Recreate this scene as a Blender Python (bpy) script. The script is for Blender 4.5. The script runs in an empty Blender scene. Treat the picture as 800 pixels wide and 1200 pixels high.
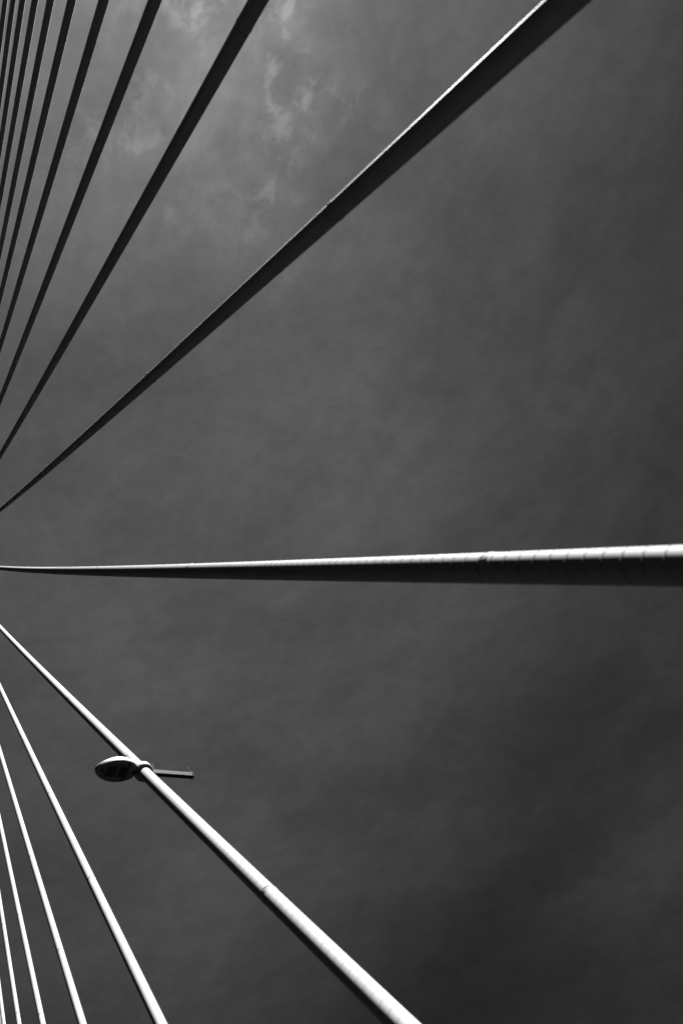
import bpy, bmesh, math, random
from mathutils import Vector, Matrix
random.seed(7)
R = math.radians
scene = bpy.context.scene
COL = scene.collection

# ------------------------------------------------------------------ camera
cam_d = bpy.data.cameras.new('camera')
cam = bpy.data.objects.new('camera', cam_d); COL.objects.link(cam)
scene.camera = cam
EYE = Vector((0, 0, 1.6))
c_r = Vector((0.88828729, -0.24693221, -0.38725982))
c_u = Vector((0.01332431, -0.82896398, 0.55914326))
c_f = Vector((0.45909492, 0.50183982, 0.73306797))
m = Matrix((c_r, c_u, -c_f)).transposed().to_4x4(); m.translation = EYE
cam.matrix_world = m
cam_d.sensor_fit = 'VERTICAL'; cam_d.sensor_height = 36; cam_d.sensor_width = 24
cam_d.lens = 28.5
cam_d.clip_start = 0.05; cam_d.clip_end = 20000
cam_d.dof.use_dof = True; cam_d.dof.focus_distance = 30; cam_d.dof.aperture_fstop = 1.1

# ------------------------------------------------------------------ sun and sky
SUN = Vector((0.53, -0.14, 1.368)).normalized()
EXPOSURE = 3.5
sd = bpy.data.lights.new('sun', 'SUN'); sd.energy = 5.0; sd.angle = R(0.5); sd.color = (1, 0.995, 0.985)
so = bpy.data.objects.new('sun', sd); COL.objects.link(so)
so.rotation_euler = SUN.to_track_quat('Z', 'Y').to_euler(); so.location = (40, -30, 160)

world = bpy.data.worlds.new('World'); scene.world = world; world.use_nodes = True
W = world.node_tree; W.nodes.clear()
def N(t, typ, **kw):
    n = t.nodes.new(typ)
    for k, v in kw.items():
        if k.startswith('i_'):
            n.inputs[k[2:].replace('_', ' ')].default_value = v
        else: setattr(n, k, v)
    return n
def math_n(t, op, a, b=None, c=None, clamp=False):
    n = t.nodes.new('ShaderNodeMath'); n.operation = op; n.use_clamp = clamp
    for k, v in enumerate((a, b, c)):
        if v is None: continue
        if isinstance(v, (int, float)): n.inputs[k].default_value = v
        else: t.links.new(v, n.inputs[k])
    return n.outputs[0]
def smooth(t, val, lo, hi, a=0.0, b=1.0):
    n = t.nodes.new('ShaderNodeMapRange'); n.interpolation_type = 'SMOOTHSTEP'
    t.links.new(val, n.inputs['Value'])
    n.inputs['From Min'].default_value = lo; n.inputs['From Max'].default_value = hi
    n.inputs['To Min'].default_value = a; n.inputs['To Max'].default_value = b
    return n.outputs[0]
def noise(t, vec, scale, detail=4, rough=0.55, dist=0.0, loc=(0, 0, 0), scl=(1, 1, 1), rot=(0, 0, 0)):
    mp = t.nodes.new('ShaderNodeMapping'); t.links.new(vec, mp.inputs['Vector'])
    mp.inputs['Location'].default_value = loc; mp.inputs['Scale'].default_value = scl
    mp.inputs['Rotation'].default_value = rot
    n = t.nodes.new('ShaderNodeTexNoise'); t.links.new(mp.outputs[0], n.inputs['Vector'])
    n.inputs['Scale'].default_value = scale; n.inputs['Detail'].default_value = detail
    n.inputs['Roughness'].default_value = rough; n.inputs['Distortion'].default_value = dist
    return n.outputs['Fac']
sky = N(W, 'ShaderNodeTexSky', sky_type='NISHITA', sun_disc=False)
sky.sun_elevation = math.asin(SUN.z); sky.sun_rotation = math.atan2(SUN.x, SUN.y)
sky.altitude = 300; sky.air_density = 1.0; sky.dust_density = 0.2; sky.ozone_density = 1.0
sep = N(W, 'ShaderNodeSeparateColor'); W.links.new(sky.outputs[0], sep.inputs[0])
# black-and-white film behind a red filter: mostly the red record of the sky
grey = math_n(W, 'ADD', math_n(W, 'MULTIPLY', sep.outputs[0], 0.9), math_n(W, 'MULTIPLY', sep.outputs[1], 0.1))
tc = N(W, 'ShaderNodeTexCoord')
# polarising filter: the sky darkens with the angle from the sun, most at 90 degrees
gd = N(W, 'ShaderNodeVectorMath', operation='DOT_PRODUCT'); W.links.new(tc.outputs['Generated'], gd.inputs[0]); gd.inputs[1].default_value = SUN
c2 = math_n(W, 'MULTIPLY', gd.outputs['Value'], gd.outputs['Value'])
pol = math_n(W, 'DIVIDE', math_n(W, 'SUBTRACT', 1.0, c2), math_n(W, 'ADD', 1.0, c2))
pol = math_n(W, 'SUBTRACT', 1.0, math_n(W, 'MULTIPLY', pol, 0.85))
FILTER = 0.151
grey = math_n(W, 'MULTIPLY', grey, math_n(W, 'MULTIPLY', pol, FILTER))
dsep = N(W, 'ShaderNodeSeparateXYZ'); W.links.new(tc.outputs['Generated'], dsep.inputs[0])
zz = math_n(W, 'MAXIMUM', dsep.outputs[2], 0.12)
lay = N(W, 'ShaderNodeCombineXYZ')                       # a flat cloud layer overhead
W.links.new(math_n(W, 'DIVIDE', dsep.outputs[0], zz), lay.inputs[0])
W.links.new(math_n(W, 'DIVIDE', dsep.outputs[1], zz), lay.inputs[1])
lv = lay.outputs[0]
# thin veil everywhere, long soft streaks
veil = noise(W, tc.outputs['Generated'], 4.2, 7, 0.55, 0.25, loc=(3.1, 1.7, 0.4), scl=(1, 1, 2.4))
veil = smooth(W, veil, 0.30, 0.72, 0.86, 1.16)
mott = noise(W, tc.outputs['Generated'], 38, 9, 0.7, 0.2, loc=(0.3, 2.7, 1.4), scl=(1, 1, 1.6))
veil = math_n(W, 'MULTIPLY', veil, smooth(W, mott, 0.25, 0.75, 0.90, 1.10))
# a thin high sheet of cloud overhead that thins out into clear dark sky
ds_ = N(W, 'ShaderNodeVectorMath', operation='DISTANCE'); lm = N(W, 'ShaderNodeMapping'); W.links.new(lv, lm.inputs['Vector']); lm.inputs['Scale'].default_value = (0.454, 0.461, 1)
W.links.new(lm.outputs[0], ds_.inputs[0]); ds_.inputs[1].default_value = (-0.76, 0.786, 0)
edge = noise(W, lv, 1.3, 4, 0.5, 0.2, loc=(0.7, 4.0, 0))
sheet = smooth(W, math_n(W, 'ADD', ds_.outputs['Value'], math_n(W, 'MULTIPLY', math_n(W, 'SUBTRACT', edge, 0.5), 0.22)), 0.80, 1.56, 1.2, 0.34)
veil = math_n(W, 'MULTIPLY', veil, sheet)
# a patch of cirrus near the zenith
dd = N(W, 'ShaderNodeVectorMath', operation='DISTANCE')
W.links.new(lv, dd.inputs[0]); dd.inputs[1].default_value = (0.30, 0.08, 0)
warp = noise(W, lv, 5.0, 3, 0.5, loc=(9.0, 2.0, 0))
patch = smooth(W, math_n(W, 'ADD', dd.outputs['Value'], math_n(W, 'MULTIPLY', math_n(W, 'SUBTRACT', warp, 0.5), 0.3)), 0.04, 0.27, 1, 0)
wisp = noise(W, lv, 9.0, 8, 0.58, 0.4, loc=(0.35, 2.2, 0), scl=(1.25, 0.9, 1), rot=(0, 0, 0.25))
wisp = smooth(W, wisp, 0.42, 0.66)
fine = noise(W, lv, 26.0, 10, 0.64, 0.4, loc=(1.3, 0.4, 0), scl=(1.2, 0.9, 1), rot=(0, 0, 0.3))
fine = math_n(W, 'MULTIPLY', smooth(W, fine, 0.47, 0.64), smooth(W, noise(W, lv, 11.0, 2, 0.5, loc=(4.2, 7.4, 0)), 0.42, 0.62))
cl = math_n(W, 'MULTIPLY', patch, math_n(W, 'ADD', math_n(W, 'MULTIPLY', wisp, 0.36), math_n(W, 'MULTIPLY', fine, 0.75)))
d3 = N(W, 'ShaderNodeVectorMath', operation='DISTANCE'); W.links.new(lv, d3.inputs[0]); d3.inputs[1].default_value = (0.12, 0.10, 0)
haze = smooth(W, d3.outputs['Value'], 0.05, 0.42, 0.55, 0)            # the thickest part of the thin cloud
d4 = N(W, 'ShaderNodeVectorMath', operation='DISTANCE'); W.links.new(lv, d4.inputs[0]); d4.inputs[1].default_value = (2.45, 2.05, 0)
warp2 = noise(W, lv, 2.0, 5, 0.55, 0.5, loc=(2.0, 5.0, 0))
low = smooth(W, math_n(W, 'ADD', d4.outputs['Value'], math_n(W, 'MULTIPLY', math_n(W, 'SUBTRACT', warp2, 0.5), 0.8)), 0.0, 0.9, 0.45, 0)   # a soft low cloud
cloud = math_n(W, 'ADD', math_n(W, 'ADD', math_n(W, 'ADD', cl, haze), low), 1.0)
tot = math_n(W, 'MULTIPLY', math_n(W, 'MULTIPLY', grey, veil), cloud)
cmb = N(W, 'ShaderNodeCombineColor')
for k in range(3): W.links.new(tot, cmb.inputs[k])
bg = N(W, 'ShaderNodeBackground'); bg.inputs['Strength'].default_value = 0.05
W.links.new(cmb.outputs[0], bg.inputs['Color'])
wo = N(W, 'ShaderNodeOutputWorld'); W.links.new(bg.outputs[0], wo.inputs['Surface'])

vs = scene.view_settings
vs.view_transform = 'Standard'; vs.look = 'None'; vs.gamma = 1.0; vs.exposure = EXPOSURE
vs.use_curve_mapping = False
scene.render.engine = 'CYCLES'

# ------------------------------------------------------------------ materials
MAT = {}
def mat(name, base, rough=0.5, var=0.12, scale=6.0, bump=0.0, metallic=0.0, seam=0.0, spec=0.5):
    mt = bpy.data.materials.new(name); mt.use_nodes = True
    t = mt.node_tree; b = t.nodes['Principled BSDF']
    b.inputs['Roughness'].default_value = rough; b.inputs['Metallic'].default_value = metallic
    b.inputs['Specular IOR Level'].default_value = spec
    co = N(t, 'ShaderNodeTexCoord')
    nz = noise(t, co.outputs['Object'], scale, 6, 0.6)
    val = smooth(t, nz, 0.25, 0.75, base * (1 - var), base * (1 + var))
    hgt = nz
    if seam:
        uv = N(t, 'ShaderNodeUVMap'); uv.uv_map = 'UVMap'
        us = N(t, 'ShaderNodeSeparateXYZ'); t.links.new(uv.outputs[0], us.inputs[0])
        # rain streaks that run along the pipe
        st = noise(t, uv.outputs[0], 1.0, 5, 0.6, scl=(26, 0.35, 1))
        val = math_n(t, 'MULTIPLY', val, smooth(t, st, 0.3, 0.7, 0.86, 1.08))
        # spiral weld seam, pitch 0.15 m, drawn as an unevenly dark line
        fr = math_n(t, 'FRACT', math_n(t, 'ADD', math_n(t, 'DIVIDE', us.outputs[1], 0.15), us.outputs[0]))
        ds = math_n(t, 'ABSOLUTE', math_n(t, 'SUBTRACT', fr, 0.5))
        line = smooth(t, ds, 0.025, 0.07, 1, 0)
        line_var = noise(t, uv.outputs[0], 1.0, 3, 0.5, scl=(7, 5, 1))
        line = math_n(t, 'MULTIPLY', line, smooth(t, line_var, 0.3, 0.65, 0.25, 1))
        val = math_n(t, 'MULTIPLY', val, math_n(t, 'SUBTRACT', 1.0, math_n(t, 'MULTIPLY', line, seam)))
        hgt = math_n(t, 'ADD', math_n(t, 'MULTIPLY', line, -1.0), math_n(t, 'MULTIPLY', nz, 0.15))
    cc = N(t, 'ShaderNodeCombineColor')
    for k in range(3): t.links.new(val, cc.inputs[k])
    t.links.new(cc.outputs[0], b.inputs['Base Color'])
    if bump:
        bp = N(t, 'ShaderNodeBump'); bp.inputs['Strength'].default_value = bump; bp.inputs['Distance'].default_value = 0.004
        t.links.new(hgt, bp.inputs['Height']); t.links.new(bp.outputs[0], b.inputs['Normal'])
    MAT[name] = mt
    return mt
mat('sheath', 0.1255, 0.75, 0.06, 3.0, 0.0, seam=0.06, spec=0.02)
mat('sheath_half_lit', 0.1080, 0.75, 0.08, 3.0, 0.3, seam=0.6, spec=0.02)  # sheath copy with weaker sunlight painted in: greyer base, seams not washed out
mat('joint_dark', 0.0200, 0.7, 0.2, 20)
mat('rib', 0.0801, 0.75, 0.1, 10, spec=0.02)
mat('galvanised', 0.1399, 0.45, 0.15, 30, 0.1)
mat('lamp_shell', 0.1100, 0.5, 0.06, 12, spec=0.1)
mat('lamp_under', 0.05, 0.6, 0.15, 25, spec=0.2)
mat('lamp_glass', 0.0030, 0.3, 0.1, 8, spec=0.1)
mat('steel_dark', 0.009, 0.7, 0.15, 25, spec=0.04)
mat('mast_paint', 0.0299, 0.6, 0.12, 0.6, 0.1)
mat('asphalt', 0.008, 0.9, 0.3, 14, 0.4, spec=0.0)
mat('deck_steel', 0.012, 0.8, 0.15, 0.8, spec=0.0)
mat('line_paint', 0.6, 0.6, 0.15, 9)
mat('water', 0.002, 0.5, 0.2, 0.3, 0.3, spec=0.0)

# ------------------------------------------------------------------ helpers
def link_obj(name, me, material, parent=None, smooth_sh=True):
    o = bpy.data.objects.new(name, me); COL.objects.link(o)
    if not me.materials: me.materials.append(MAT[material])
    if smooth_sh:
        for p in me.polygons: p.use_smooth = True
    if parent is not None: o.parent = parent
    return o
def from_bm(name, bm, material, parent=None, smooth_sh=False, angle=None):
    bmesh.ops.recalc_face_normals(bm, faces=bm.faces[:])
    me = bpy.data.meshes.new(name); bm.to_mesh(me); bm.free()
    o = link_obj(name, me, material, parent, smooth_sh)
    if angle: me.set_sharp_from_angle(angle=R(angle))
    return o
def empty(name, loc, label, cat, group=None, mw=None):
    o = bpy.data.objects.new(name, None); COL.objects.link(o)
    o.empty_display_size = 0.2
    if mw is not None: o.matrix_world = mw
    else: o.location = loc
    o['label'] = label; o['category'] = cat
    if group: o['group'] = group
    return o
def revolve(name, prof, material, parent, path, seg=40, uv=False, smooth_sh=True, cap=False):
    """rings of radius r about a path: prof = [(s, r)], path(s) -> (centre, e1, e2)"""
    vs_, fs, uvs = [], [], []
    for s, r in prof:
        c, e1, e2 = path(s)
        for k in range(seg):
            a = 2 * math.pi * k / seg
            vs_.append(c + (e1 * math.cos(a) + e2 * math.sin(a)) * r)
    for j in range(len(prof) - 1):
        for k in range(seg):
            k2 = (k + 1) % seg
            fs.append((j * seg + k, j * seg + k2, (j + 1) * seg + k2, (j + 1) * seg + k))
            uvs += [(k / seg, prof[j][0]), ((k + 1) / seg, prof[j][0]), ((k + 1) / seg, prof[j + 1][0]), (k / seg, prof[j + 1][0])]
    if cap:
        fs.append(tuple(reversed(range(seg)))); uvs += [(0, 0)] * seg
        b0 = (len(prof) - 1) * seg
        fs.append(tuple(range(b0, b0 + seg))); uvs += [(0, 0)] * seg
    me = bpy.data.meshes.new(name); me.from_pydata(vs_, [], fs)
    if uv:
        l = me.uv_layers.new(name='UVMap')
        for i, p in enumerate(uvs): l.data[i].uv = p
    o = link_obj(name, me, material, parent, smooth_sh)
    if smooth_sh: me.set_sharp_from_angle(angle=R(40))
    return o
def struct(o, kind='structure'):
    o['kind'] = kind; return o
def box_bm(bm, c, s, bev=0.0):
    r = bmesh.ops.create_cube(bm, size=1.0)
    for v in r['verts']:
        v.co = Vector((v.co.x * s[0] + c[0], v.co.y * s[1] + c[1], v.co.z * s[2] + c[2]))
    if bev:
        es = list({e for v in r['verts'] for e in v.link_edges})
        bmesh.ops.bevel(bm, geom=es, offset=bev, segments=2, affect='EDGES', profile=0.5)

# ------------------------------------------------------------------ setting below the camera
PX = 3.6                                       # the cable plane stands 3.6 m to the side
bm = bmesh.new(); box_bm(bm, (0, 0, 0), (9000, 9000, 0.5))
w = from_bm('water', bm, 'water'); w.location = (PX, 0, -14); struct(w)
bm = bmesh.new()
sec = [(-7.4, 0), (0.9, 0), (0.9, -0.4), (-1.5, -1.6), (-5, -1.6), (-7.4, -0.4)]
a = [bm.verts.new((PX + x, -120, z)) for x, z in sec]; b = [bm.verts.new((PX + x, 76, z)) for x, z in sec]
bm.faces.new(a); bm.faces.new(b)
for k in range(6): bm.faces.new((a[k], a[(k + 1) % 6], b[(k + 1) % 6], b[k]))
deck = from_bm('bridge_deck', bm, 'asphalt'); struct(deck)
bm = bmesh.new(); box_bm(bm, (PX, -22, 0.06), (1.5, 192, 0.128), 0.02)
struct(from_bm('median_kerb', bm, 'deck_steel'))

# ------------------------------------------------------------------ mast
def mast_front(z): return 70 + 0.09 * z
MTOP = 142.0
root = empty('bridge_mast', (PX, 72, -14), 'tall tapered dark mast at which all the stay cables end', 'mast')
bm = bmesh.new(); rings = []
for k in range(13):
    z = -14 + (MTOP + 14) * k / 12
    t = k / 12
    hw = 1.95 - 0.95 * t; dp = 6.0 - 3.0 * t; ch = 0.55 - 0.25 * t
    yf = mast_front(z)
    pts = [(-hw + ch, yf), (hw - ch, yf), (hw, yf + ch), (hw * 0.8, yf + dp - ch), (hw * 0.5, yf + dp), (-hw * 0.5, yf + dp), (-hw * 0.8, yf + dp - ch), (-hw, yf + ch)]
    rings.append([bm.verts.new((x, y - 72, z + 14)) for x, y in pts])
bm.faces.new(rings[0]); bm.faces.new(rings[-1])
for r0, r1 in zip(rings, rings[1:]):
    for k in range(8): bm.faces.new((r0[k], r0[(k + 1) % 8], r1[(k + 1) % 8], r1[k]))
from_bm('shaft', bm, 'mast_paint', root)

# ------------------------------------------------------------------ stay cables
# (number, foot along the deck, slope, two distances where the chord meets the sagging cable, first joint)
CABLES = [
 (10, -39.93, 47.45, 66.4, 63.4, 3.0), (9, -37.40, 47.02, 65.4, 58.7, 1.2), (8, -33.68, 47.48, 63.6, 53.2, 4.9),
 (7, -29.27, 48.40, 61.4, 47.0, 2.2), (6, -25.92, 48.54, 59.9, 41.6, 5.7), (5, -21.75, 49.52, 57.8, 35.4, 0.9),
 (4, -17.73, 50.29, 55.9, 29.1, 3.4), (3, -14.04, 50.56, 54.2, 22.8, 6.3), (2, -9.97, 51.02, 52.4, 15.9, 2.0),
 (1, -5.59, 51.79, 50.3, 8.3, 4.25), (0, -1.04, 52.47, 48.3, 4.9, 6.58), (-1, 4.03, 53.55, 45.9, 5.0, 0.84),
 (-2, 9.68, 55.24, 43.3, 10.0, 2.11), (-3, 15.77, 57.19, 40.5, 14.8, 4.27), (-4, 22.74, 59.83, 37.4, 19.5, 5.5),
 (-5, 30.77, 63.44, 33.9, 23.8, 3.0), (-6, 38.27, 65.22, 30.8, 28.2, 1.6)]
ORD = ['', 'first', 'second', 'third', 'fourth', 'fifth', 'sixth', 'seventh', 'eighth', 'ninth', 'tenth', 'eleventh']
RADII = {1: 0.097, 0: 0.111, -1: 0.107}
KAPPA = 0.00036
def cable_path(foot, th, sA, sB):
    c, s = math.cos(R(th)), math.sin(R(th))
    v = Vector((0, c, s)); n = Vector((0, -s, c)); x = Vector((1, 0, 0))
    def path(d):
        off = -0.5 * KAPPA * (d - sB) * (sA - d)
        return v * d + n * off, x, n
    return path, v, n
PATHS = {}
GAP = 7.2
for num, foot, th, sA, sB, j0 in CABLES:
    path, v, n = cable_path(foot, th, sA, sB)
    PATHS[num] = (foot, path, v, n)
    RAD = RADII.get(num, 0.104)
    t_end = (70 - foot) / (v.y - 0.09 * v.z) - 0.3
    k = num + 1
    if k == 0: lab = 'bright stay cable that carries the street lamp in its clamp'
    elif k == 1: lab = 'thick nearly level stay cable, half lit, right beside the lamp cable'
    elif k > 1: lab = 'dark shaded stay cable, %s counted from the lamp cable through the half-lit one' % ORD[k]
    else: lab = 'bright sunlit stay cable, %s beyond the lamp cable towards the mast' % ORD[-k]
    root = empty('stay_cable', (PX, foot, 0), lab, 'cable', 'parallel stay cables of the bridge')
    # joints
    js = []; d = j0 if j0 > 2.2 else j0 + GAP
    while d < t_end - 4: js.append(d); d += GAP * random.uniform(0.985, 1.015)
    # sockets at both ends
    revolve('deck_socket', [(-0.12, 0.20), (0.30, 0.20), (0.32, 0.175), (1.35, 0.165), (1.40, 0.135), (1.6, 0.13)], 'galvanised', root, path, 40, cap=True)
    revolve('mast_socket', [(t_end - 1.2, 0.14), (t_end - 1.15, 0.18), (t_end + 0.7, 0.18)], 'galvanised', root, path, 24, cap=True)
    ends = [1.5] + js + [t_end - 1.1]
    for a0, a1 in zip(ends, ends[1:]):
        cpt = path((a0 + a1) / 2)[0] + Vector((PX, foot, 0)) - EYE
        near = cpt.length < 26
        nr = 10 if near else 4
        lo, hi = a0 + 0.010, a1 - 0.010
        prof = [(lo, RAD - 0.006), (lo + 0.006, RAD)]
        prof += [(lo + 0.02 + (hi - lo - 0.04) * q / nr, RAD) for q in range(nr + 1)]
        prof += [(hi - 0.006, RAD), (hi, RAD - 0.006)]
        pipe = revolve('sheath_pipe', prof, 'sheath_half_lit' if num == 0 else 'sheath', root, path, 56 if near else 28, uv=True)
        if near and num in (0, -1):
            # raised spiral rib wound round the pipe
            vv, ff = [], []; rh = 0.002 if num == 0 else 0.0008
            steps = 36; tot_ = int((hi - lo - 0.1) / 0.15 * steps)
            for q in range(tot_ + 1):
                d_ = lo + 0.05 + 0.15 * q / steps
                ang = -2 * math.pi * ((d_ / 0.15) + 0.5)
                cc_, e1, e2 = path(d_)
                dirv = e1 * math.cos(ang) + e2 * math.sin(ang)
                for dz, hh in ((-0.006, -0.002), (-0.003, rh), (0.003, rh), (0.006, -0.002)):
                    vv.append(cc_ + dirv * (RAD + hh) + v * dz)
                if q:
                    b0 = q * 4
                    for z_ in range(3): ff.append((b0 - 4 + z_, b0 - 3 + z_, b0 + 1 + z_, b0 + z_))
            me = bpy.data.meshes.new('helical_rib'); me.from_pydata(vv, [], ff)
            link_obj('helical_rib', me, 'rib', pipe)
    for d in js:
        rg = revolve('coupling_ring', [(d - 0.03, RAD - 0.01), (d + 0.03, RAD - 0.01)], 'joint_dark', root, path, 32)
        revolve('coupling_lip', [(d - 0.075, RAD - 0.002), (d - 0.06, RAD + 0.003), (d - 0.016, RAD + 0.0045), (d - 0.011, RAD - 0.004)], 'sheath', rg, path, 40)

# ------------------------------------------------------------------ lamp clamped to its cable
foot, path, v, n = PATHS[-1]
# distance along the cable of the clamp
d_l = 14.22
ctr = path(d_l)[0] + Vector((PX, foot, 0))
BETA = R(19)
mw = Matrix.Rotation(BETA, 4, 'Z'); mw.translation = ctr
lamp = empty('cable_lamp', None, 'street lamp with oval head and side bar clamped round a bright stay cable', 'lamp', None, mw)
inv = mw.to_3x3().inverted()
def lpath(s):
    return inv @ (v * s), inv @ Vector((1, 0, 0)), inv @ n
revolve('clamp_collar', [(-0.07, 0.112), (-0.075, 0.165), (-0.06, 0.175), (0.08, 0.175), (0.095, 0.165), (0.095, 0.112)], 'lamp_shell', lamp, lpath, 48)
# head: a pod whose long axis runs along local -x
def pod_w(u):          # half width along the head, u 0 (at the clamp) .. 1 (tip)
    return 0.25 * max(0.0, math.sin(math.pi * (0.04 + 0.955 * u) ** 0.92)) ** 0.52
HX0, HL = -0.15, 0.80
TILT = R(-9)
head = []
NU, NV = 30, 16
bm = bmesh.new(); rows = []
for iu in range(NU + 1):
    u = iu / NU; x = HX0 - HL * u; hwid = max(pod_w(u), 0.004); hh = max(0.20 * (math.sin(math.pi * (0.03 + 0.95 * u) ** 0.8)) ** 0.8, 0.004)
    rows.append([bm.verts.new((x, hwid * math.cos(math.pi * q / NV), hh * math.sin(math.pi * q / NV) ** 0.9)) for q in range(NV + 1)])
for r0, r1 in zip(rows, rows[1:]):
    for q in range(NV): bm.faces.new((r0[q], r0[q + 1], r1[q + 1], r1[q]))
bm.faces.new(rows[0]); bm.faces.new(list(reversed(rows[-1])))
Mh = Matrix.Rotation(TILT, 4, 'X')
shell = from_bm('lamp_housing', bm, 'lamp_shell', lamp, True, 50); shell.matrix_local = Mh
bm = bmesh.new(); up = []; lo_ = []; inn = []
for iu in range(-NU, NU):
    u = abs(iu) / NU; sg = -1 if iu < 0 else 1
    u = (iu + NU) / NU if iu < 0 else 1 - iu / NU
    y = sg * max(pod_w(u), 0.004); x = HX0 - HL * u
    up.append(bm.verts.new((x, y * 1.02, 0.008))); lo_.append(bm.verts.new((x, y * 1.02, -0.030)))
    inn.append(bm.verts.new(((x + 0.55) * 0.9 - 0.55, y * 0.88, -0.046)))
nn = len(up)
for q in range(nn):
    q2 = (q + 1) % nn
    bm.faces.new((up[q], up[q2], lo_[q2], lo_[q])); bm.faces.new((lo_[q], lo_[q2], inn[q2], inn[q]))
bm.faces.new(inn)
plate = from_bm('underside_plate', bm, 'lamp_under', lamp, False); plate.matrix_local = Mh
for cx, sx in ((-0.43, 0.17), (-0.66, 0.17)):
    bm = bmesh.new(); box_bm(bm, (cx, 0, -0.052), (sx, 0.22, 0.02), 0.004)
    from_bm('lamp_window', bm, 'lamp_glass', plate)
    bm = bmesh.new()
    for yy in (-0.125, 0.125): box_bm(bm, (cx, yy, -0.051), (sx + 0.05, 0.02, 0.022), 0.003)
    for xx in (-1, 1): box_bm(bm, (cx + xx * (sx / 2 + 0.015), 0, -0.0505), (0.02, 0.228, 0.020), 0.003)
    from_bm('window_frame', bm, 'lamp_under', plate)
for hx, hy in ((-0.38, 0.165), (-0.38, -0.165)):
    bm = bmesh.new(); box_bm(bm, (hx, hy, -0.055), (0.03, 0.06, 0.03), 0.004)
    from_bm('latch', bm, 'lamp_glass', plate)
bm = bmesh.new(); bmesh.ops.create_cone(bm, cap_ends=True, segments=20, radius1=0.032, radius2=0.038, depth=0.03, matrix=Matrix.Translation((-0.83, 0, -0.055)))
from_bm('light_sensor', bm, 'lamp_glass', plate, True, 40)
bm = bmesh.new(); box_bm(bm, (-0.185, 0, 0.0), (0.13, 0.09, 0.10), 0.012)
from_bm('head_bracket', bm, 'steel_dark', lamp)
bm = bmesh.new()
for yy in (-0.05, 0.05): bmesh.ops.create_cone(bm, cap_ends=True, segments=6, radius1=0.017, radius2=0.017, depth=0.10, matrix=Matrix.Translation((-0.19, yy, 0.07)))
from_bm('bracket_bolt', bm, 'steel_dark', lamp)
bm = bmesh.new(); box_bm(bm, (0.58, 0, -0.01), (0.90, 0.085, 0.10), 0.01)
arm = from_bm('side_bar', bm, 'steel_dark', lamp); arm.rotation_euler.x = R(-7)
bm = bmesh.new(); box_bm(bm, (1.04, 0, -0.01), (0.03, 0.10, 0.118), 0.008)
from_bm('bar_end_cap', bm, 'lamp_glass', arm)
for px in (0.24, 1.01):
    bm = bmesh.new(); bmesh.ops.create_cone(bm, cap_ends=True, segments=10, radius1=0.012, radius2=0.010, depth=0.19, matrix=Matrix.Translation((px, -0.012, 0.13)))
    from_bm('pin', bm, 'lamp_glass', arm, True, 40)
bm = bmesh.new()
bmesh.ops.create_cone(bm, cap_ends=True, segments=6, radius1=0.0025, radius2=0.0025, depth=0.85, matrix=Matrix.Translation((0.625, -0.012, 0.215)) @ Matrix.Rotation(R(90), 4, 'Y'))
from_bm('bird_wire', bm, 'steel_dark', arm)
